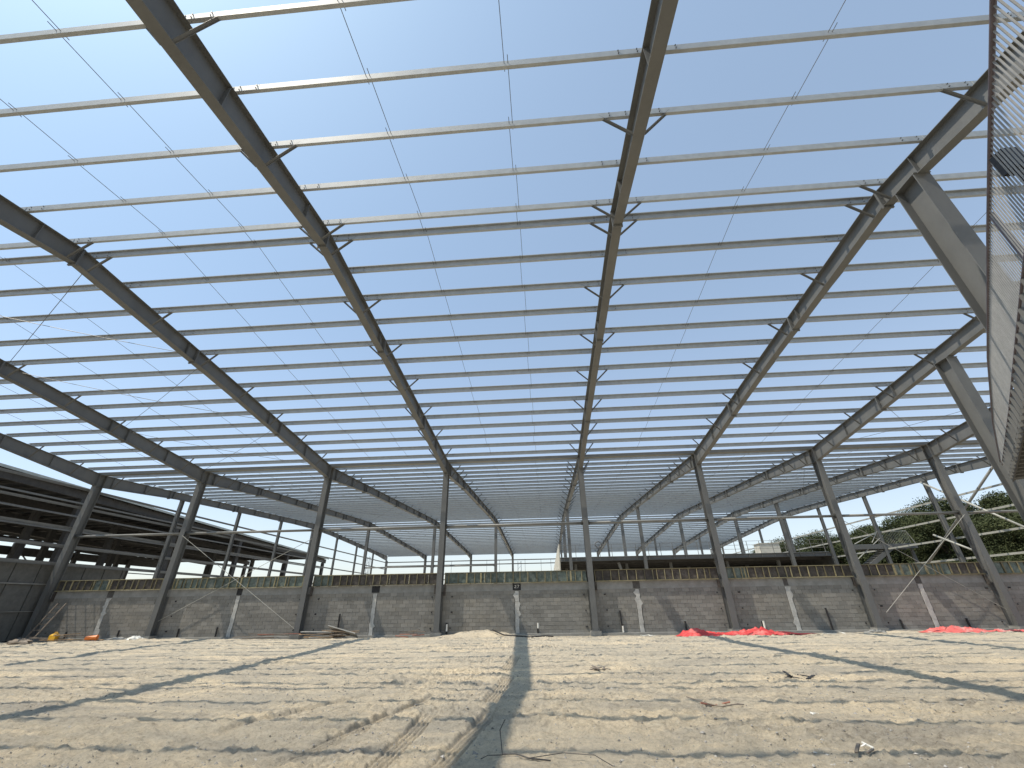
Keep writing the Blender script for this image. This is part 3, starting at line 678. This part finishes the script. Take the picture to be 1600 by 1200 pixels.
for s in (-6.0, .4): part('support_post', MB().bar(wk(s, -.2, .0), wk(s, itp(bot, s)-.5, .0), .16, .16), M['steel'], dk)

# ------------------------------------------------------------------ red tarps
def tarp(lb, cx, cyy, Lx, Ly, hgt, m, seed, prof):
    nx_, ny_ = int(Lx/.05), 26; b = MB(); zmap = []
    t = thing('tarpaulin', lb, 'tarpaulin', (cx, cyy, 0), 'crumpled red tarpaulins')
    for i in range(nx_+1):
        u = i/nx_; wdt = Ly*prof(u)
        for j in range(ny_+1):
            v = j/ny_; x = cx+(u-.5)*Lx; yy = cyy+(v-.5)*wdt+.12*float(vnoise(np.array([u*9]), np.array([3.1]), seed)[0])
            env = (4*v*(1-v))**.6*min(1, 12*u)*min(1, 10*(1-u))
            e = vnoise(np.array([x*.9, x*2.3, x*6]), np.array([yy*2.2, yy*5+x, yy*9]), seed+1)
            z = env*(hgt*prof(u)*(.8+.5*float(e[0])+1.3*float(e[1])+.8*float(e[2])))+.015
            b.v.append((x+.05*float(e[1]), yy, gh(x, yy)+max(.012, z)))
    for i in range(nx_):
        for j in range(ny_): k = i*(ny_+1)+j; b.f.append((k, k+ny_+1, k+ny_+2, k+1))
    part('sheet', b, M[m], t, smooth=True); return t
pr1 = lambda u: .85+.12*math.sin(u*9)+.55*math.exp(-((u-.74)/.1)**2)+.35*math.exp(-((u-.12)/.1)**2)
t1 = tarp('crumpled bright red tarpaulin lying before the column right of the middle', 8.95, 24.5, 5.3, 1.35, .17, 'red', 61, pr1)
b = MB(); 
t2 = tarp('dusty pink and red tarpaulin lying at the right before the rightmost inner column', 23.0, 25.3, 8.4, 1.9, .2, 'pink', 71, lambda u: .6+.3*math.exp(-((u-.12)/.12)**2)+.2*math.sin(u*7+1))
# flat dark fold at the right end of the first tarp
fb = MB(); zf = gh(12, 24.5)
n_ = 16
for i in range(n_+1):
    u = i/n_; x = 11.2+u*1.75; 
    for j in range(5): v = j/4; fb.v.append((x, 24.15+v*(.9-.75*u), zf+.03+.1*math.sin(v*math.pi)*(1-u)+.02*math.sin(u*9)))
for i in range(n_):
    for j in range(4): k = i*5+j; fb.f.append((k, k+5, k+6, k+1))
part('folded_end', fb, M['darkred'], t1, label='dark maroon folded end of the tarpaulin', smooth=True)

# ------------------------------------------------------------------ debris
def rock(mb, x, y, z, r, rr=R):
    pts = []; k = len(mb.v)
    for i in range(6):
        d = [(1, 0, 0), (-1, 0, 0), (0, 1, 0), (0, -1, 0), (0, 0, 1), (0, 0, -1)][i]
        q_ = r*rr.uniform(.6, 1.25); mb.v.append((x+d[0]*q_+rr.uniform(-.3, .3)*r, y+d[1]*q_+rr.uniform(-.3, .3)*r, z+d[2]*q_*.7))
    for a, c, e in ((0, 2, 4), (2, 1, 4), (1, 3, 4), (3, 0, 4), (2, 0, 5), (1, 2, 5), (3, 1, 5), (0, 3, 5)): mb.f.append((k+a, k+c, k+e))
gv = MB(); N = 30000
yy = 5.4+21.4*NP.random(N)**1.35; xx = NP.uniform(-1, 1, N)*(yy*1.35+1.5); hh = ground_h(xx, yy)
dens = vnoise(xx*.35, yy*.55, 77)+.5
for i in range(N):
    if R.random() > dens[i]*1.25-.1: continue
    rock(gv, xx[i], yy[i], hh[i]+.002, R.choice((.006, .008, .01, .012, .016, .022)) if R.random() < .99 else R.uniform(.025, .04))
solo('gravel', gv, M['stone'], 'small grey stones scattered over the sandy floor', 'gravel', kind='stuff')

# plank piles by the wall
def planks(x, y, n, lb, mats, spread=1.5, lmin=.8, lmax=2.2, name='plank_pile'):
    t = thing(name, lb, 'planks', (x, y, 0), 'scrap heaps at the wall foot'); 
    for i in range(n):
        a = R.uniform(-.35, .35)+(math.pi if R.random() < .5 else 0); L_ = R.uniform(lmin, lmax); cx = x+R.uniform(-1, 1)*spread*.6; cyy = y+R.uniform(-.35, .3)
        z = gh(cx, cyy)+.05+.055*(i % 6)
        dx, dy = math.cos(a)*L_/2, math.sin(a)*L_/2
        part('plank', MB().bar((cx-dx, cyy-dy, z+R.uniform(-.02, .12)), (cx+dx, cyy+dy, z+R.uniform(-.02, .1)), .16, .035), M[R.choice(mats)], t)
planks(-12.4, 26.0, 19, 'heap of timber planks and offcuts between the third column and its pier', ['timber', 'timber', 'old_timber', 'pale_conc'])
planks(-7.6, 26.2, 6, 'low heap of reddish scrap boards before the column left of centre', ['brick', 'brick', 'old_timber'], 1.2, .5, 1.1)
planks(-27.8, 25.6, 6, 'scatter of dark boards in front of the leftmost bay', ['old_timber', 'timber'], 3.2, .8, 2.4)
planks(-17.0, 26.2, 5, 'thin reddish boards lying along the wall foot, second bay from left', ['brick', 'old_timber'], 3.0, 1.2, 2.6)
b = MB().bar((-12.3, 26.1, .5), (-10.6, 25.9, .12), .5, .05, up=(0, .5, 1)); solo('broken_sheet', b, M['concrete'], 'tilted grey broken sheet on top of the plank heap', 'sheet', loc=(-11, 26.2, 0))
# barrels / plastic bits
t = thing('yellow_jerrycan', 'yellow plastic jerrycan at the far left before the wall', 'can', (-28.4, 25.7, 0))
b = MB().box(-28.62, -28.22, 25.6, 25.85, 0.03, .3).hexa([(-28.62, 25.6, .3), (-28.22, 25.6, .3), (-28.22, 25.85, .3), (-28.62, 25.85, .3), (-28.5, 25.66, .38), (-28.3, 25.66, .38), (-28.3, 25.8, .38), (-28.5, 25.8, .38)])
part('body', b, M['yellow'], t); part('handle', MB().tube([(-28.5, 25.72, .37), (-28.46, 25.72, .45), (-28.3, 25.72, .45), (-28.27, 25.72, .36)], .018, 6), M['yellow'], t)
t = thing('orange_bucket', 'orange plastic bucket on its side at left before the wall', 'bucket', (-25.7, 25.4, 0))
part('body', MB().tube([(-26.0, 25.3, .16), (-25.5, 25.45, .17)], [.10, .13], 12), M['orange'], t); part('rim', MB().tube([(-25.51, 25.447, .17), (-25.47, 25.459, .17)], .145, 12), M['orange'], t)
def lumpy(name, x, y, sx_, sy__, sz_, m, lb, cat, seed):
    b = MB(); nu, nv = 14, 8; z0 = gh(x, y)-.05
    for j in range(nv+1):
        ph = j/nv*math.pi/2
        for i in range(nu):
            th_ = i/nu*2*math.pi; e = 1+.5*float(vnoise(np.array([i*.9+seed]), np.array([j*1.3]), seed)[0])
            b.v.append((x+sx_*math.cos(th_)*math.cos(ph)*e, y+sy__*math.sin(th_)*math.cos(ph)*e, z0-.03+sz_*math.sin(ph)*e))
    for j in range(nv):
        for i in range(nu): k = j*nu+i; k2 = j*nu+(i+1) % nu; b.f.append((k, k2, k2+nu, k+nu))
    return solo(name, b, M[m], lb, cat, loc=(x, y, 0))
lumpy('cement_bag', -22.9, 25.2, .5, .3, .26, 'pvc', 'white cement bag slumped before the leftmost bay', 'bag', 3)
lumpy('rubble_heap', -24.2, 25.4, .8, .3, .22, 'concrete', 'grey rubble heap left of the white cement bag', 'rubble', 5)
lumpy('rubble_heap', -28.8, 24.4, .7, .4, .32, 'old_timber', 'dark dirt heap in the far left corner of the floor', 'rubble', 8)
lumpy('rubble_heap', 16.9, 26.3, .6, .25, .2, 'concrete', 'small rubble heap left of the second column from right', 'rubble', 15)
def bits(name, x, y, n, m, lb, sc=.06, cat='debris'):
    t = thing(name, lb, cat, (x, y, 0))
    for i in range(n):
        px, py = x+R.uniform(-1, 1)*sc*3, y+R.uniform(-1, 1)*sc*2; a = R.uniform(0, 3); L_ = sc*R.uniform(1.2, 3); z = gh(px, py)+.02
        part('piece', MB().bar((px-math.cos(a)*L_, py-math.sin(a)*L_, z), (px+math.cos(a)*L_, py+math.sin(a)*L_, z+R.uniform(0, .05)), sc*R.uniform(.5, .9), .015), M[m], t)
bits('white_scraps', 3.95, 8.2, 2, 'pvc', 'small white scrap on the sand at right, before the second purlin shadow', .02)
bits('white_scraps', 3.75, 6.82, 2, 'pvc', 'small white block scrap on the sand at lower right', .024)
bits('brown_scraps', 3.6, 6.5, 2, 'old_timber', 'brown scrap of board beside the small white block at lower right', .04)
bits('white_scraps', 14.2, 24.9, 4, 'pvc', 'pale broken slabs beyond the right end of the red tarpaulin', .12)
bits('white_scraps', 19.3, 24.7, 3, 'pvc', 'white boards lying at the left end of the dusty tarpaulin', .2)
bits('white_scraps', 5.3, 26.4, 6, 'pvc', 'pale chips along the wall foot before the pier right of centre', .09)
bits('brown_scraps', 5.45, 11.6, 5, 'black', 'dark scrap bits on the sand at right of the middle', .09)
bits('brown_scraps', 1.3, 12.9, 7, 'old_timber', 'dark twigs stuck in the low sand ridge right of the middle shadow', .07)
# twig piece
t = thing('dry_branch', 'dry reddish branch lying on the sand right of the middle', 'branch', (2.7, 8.8, 0))
def gp(x, y, z=.02): return (x, y, gh(x, y)+z)
for L_, r_ in (([(2.3, 9.0), (2.5, 8.8), (2.75, 8.72), (3.05, 8.78), (3.2, 8.9)], .0085), ([(2.45, 8.72), (2.7, 8.85), (2.95, 8.8)], .0125), ([(2.5, 8.66), (2.62, 8.76), (2.58, 8.95)], .01), ([(2.9, 8.65), (3.1, 8.75), (3.15, 8.84)], .008)):
    part('twig', MB().tube([gp(x, y, .03+.02*math.sin(x*9)) for x, y in L_], r_, 5), M['brick'] if r_ > .012 else M['old_timber'], t)
t = thing('bent_wire', 'bent black wire sticking out of the sand in the foreground', 'wire', (-.55, 6.3, 0))
part('strand', MB().tube([gp(-.62, 6.35), (-.66, 6.45, gh(-.66, 6.45)+.22), (-.6, 6.5, gh(-.6, 6.5)+.32)], .006, 5), M['black'], t)
part('strand', MB().tube([gp(-.62, 6.35, .03), gp(-.45, 6.28, .03), gp(-.3, 6.22, .02), gp(-.05, 6.2, .02)], .008, 5), M['black'], t)
part('strand', MB().tube([gp(-.3, 6.22), gp(.1, 6.3, .05), gp(.45, 6.2, .06), gp(.62, 5.95, .03)], .004, 5), M['black'], t)
part('strand', MB().tube([gp(-.62, 6.35), gp(-.78, 6.25, .05), gp(-.85, 6.15, .02)], .004, 5), M['black'], t)
b = MB().tube([gp(-3.1, 26.2, .12), gp(-2.4, 25.4, .1), gp(-1.6, 24.8, .06), gp(-.9, 24.6, .05), gp(-.2, 25.3, .06), gp(.2, 25.9, .05)], .035, 6)
solo('black_hose', b, M['black'], 'black hose lying on the ground before the middle pier', 'hose', loc=(-2, 25, 0))

# ------------------------------------------------------------------ trees
def crown_mesh(seed, H, W, n):
    rr = np.random.default_rng(seed); nl = 26; c = []
    for i in range(nl): c.append((rr.uniform(-.68, .68)*W, rr.uniform(-.68, .68)*W, H*rr.uniform(.30, .86), W*rr.uniform(.20, .42)))
    c = np.array(c); idx = rr.integers(0, nl, n); d = rr.normal(size=(n, 3)); d /= np.linalg.norm(d, axis=1)[:, None]
    rad = rr.uniform(.35, 1.0, n)**.55*(1+.42*rr.random(n)**3); P = c[idx, :3]+d*rad[:, None]*c[idx, 3:4]*np.array([1, 1, .8])
    t1_ = rr.normal(size=(n, 3))+d*.1; t1_ /= np.linalg.norm(t1_, axis=1)[:, None]; t2_ = np.cross(t1_, rr.normal(size=(n, 3))+[0, 0, .6]); t2_ /= np.linalg.norm(t2_, axis=1)[:, None]
    s = rr.uniform(.05, .105, n)[:, None]; V = np.stack([P-t1_*s, P+t2_*s*.55, P+t1_*s, P-t2_*s*.55], 1).reshape(-1, 3)
    me = bpy.data.meshes.new('crown'); me.vertices.add(len(V)); me.vertices.foreach_set('co', V.ravel()); me.loops.add(4*n); me.loops.foreach_set('vertex_index', np.arange(4*n)); me.polygons.add(n)
    me.polygons.foreach_set('loop_start', np.arange(0, 4*n, 4)); me.update(calc_edges=True); me.materials.append(M['leaf']); return me, c
protos = []
for i in range(4):
    H, W = 11.5, 4.6
    cm, c = crown_mesh(100+i, H, W, 75000); tb = MB().tube([(0, 0, -.3), (.1, 0, 2.5), (.05, .1, 5), (0, 0, 8)], [.35, .28, .2, .1], 7)
    for q_ in c[:7]: tb.tube([(0, 0, 2.2+R.random()*2), (q_[0]*.5, q_[1]*.5, q_[2]*.65), (q_[0], q_[1], q_[2])], [.15, .1, .04], 5)
    protos.append((cm, tb.mesh('trunk', M['bark'])))
TR = [(38.5, 84, .92, 'small dark bush-like tree at the left end of the tree line'), (41, 76, .95, 'low rounded tree left in the line beyond the right gable'), (47, 88, 1.08, 'dark tree behind the low rounded tree'), (44.5, 68, .98, 'leafy tree beyond the stair landing'),
      (50, 74, 1.0, 'tall tree behind the stair landing'), (44.5, 59, 1.02, 'dense tree right of the landing, near the gable'), (51, 62, 1.12, 'tall dense tree standing behind the right gable middle bays'), (43.5, 50, .90, 'dense bright tree between the right gable columns'), (50, 53, 1.14, 'tallest tree with the pointed top at right'),
      (43.5, 43, .86, 'dense tree behind the heavy cross brace'), (49.5, 45, .98, 'tree behind the cross brace near the right edge'), (42.5, 36, .85, 'nearest tree at the right edge below the walkway'), (48, 37, .95, 'second nearest tree at the right edge'), (57, 50, 1.15, 'back row tree at right'), (57, 66, 1.12, 'back row tree behind the landing'), (56, 82, 1.15, 'back row tree toward the left of the tree line'), (43, 29.5, .85, 'tree at the far right frame edge')]
for i, (x, y, s, lb) in enumerate(TR):
    t = thing('tree', lb, 'tree', (x, y, 0), 'trees beyond the right gable'); t.rotation_euler = (0, 0, i*1.7); t.scale = (s*1.15, s*1.15, s)
    for nm, m_ in (('crown', protos[i % 4][0]), ('trunk', protos[i % 4][1])):
        o = bpy.data.objects.new(nm, m_); col.objects.link(o); o.parent = t
# undergrowth hedge
um, _ = crown_mesh(300, 5.5, 4.5, 26000)
for i in range(9):
    t = thing('bush', 'green bush at the foot of the tree line, %s from the near end' % ORD[i], 'bush', (38.8+R.uniform(0, 1), 31+i*6.2, -1.0), 'bushes below the trees'); t.rotation_euler = (0, 0, i*2.1); t.scale = (1, 1, 1)
    o = bpy.data.objects.new('foliage', um); col.objects.link(o); o.parent = t
# far lattice towers in the haze
for x, lb in ((-122, 'faint lattice tower far away behind the left gable corner'), (-17.5, 'faint lattice mast far away above the formwork in the middle bay')):
    t = thing('lattice_tower', lb, 'tower', (x, 300, 0)); b = MB(); w_ = 2.6; H = 31 if x < -50 else 26
    for dx in (-w_/2, w_/2):
        for dy in (-w_/2, w_/2): b.bar((x+dx, 300+dy, 0), (x+dx*.8, 300+dy*.8, H), .28, .28)
    for i in range(10): b.bar((x-w_/2, 300-w_/2, i*H/10), (x+w_/2, 300-w_/2, (i+1)*H/10), .18, .18)
    part('lattice', b, M['far'], t)
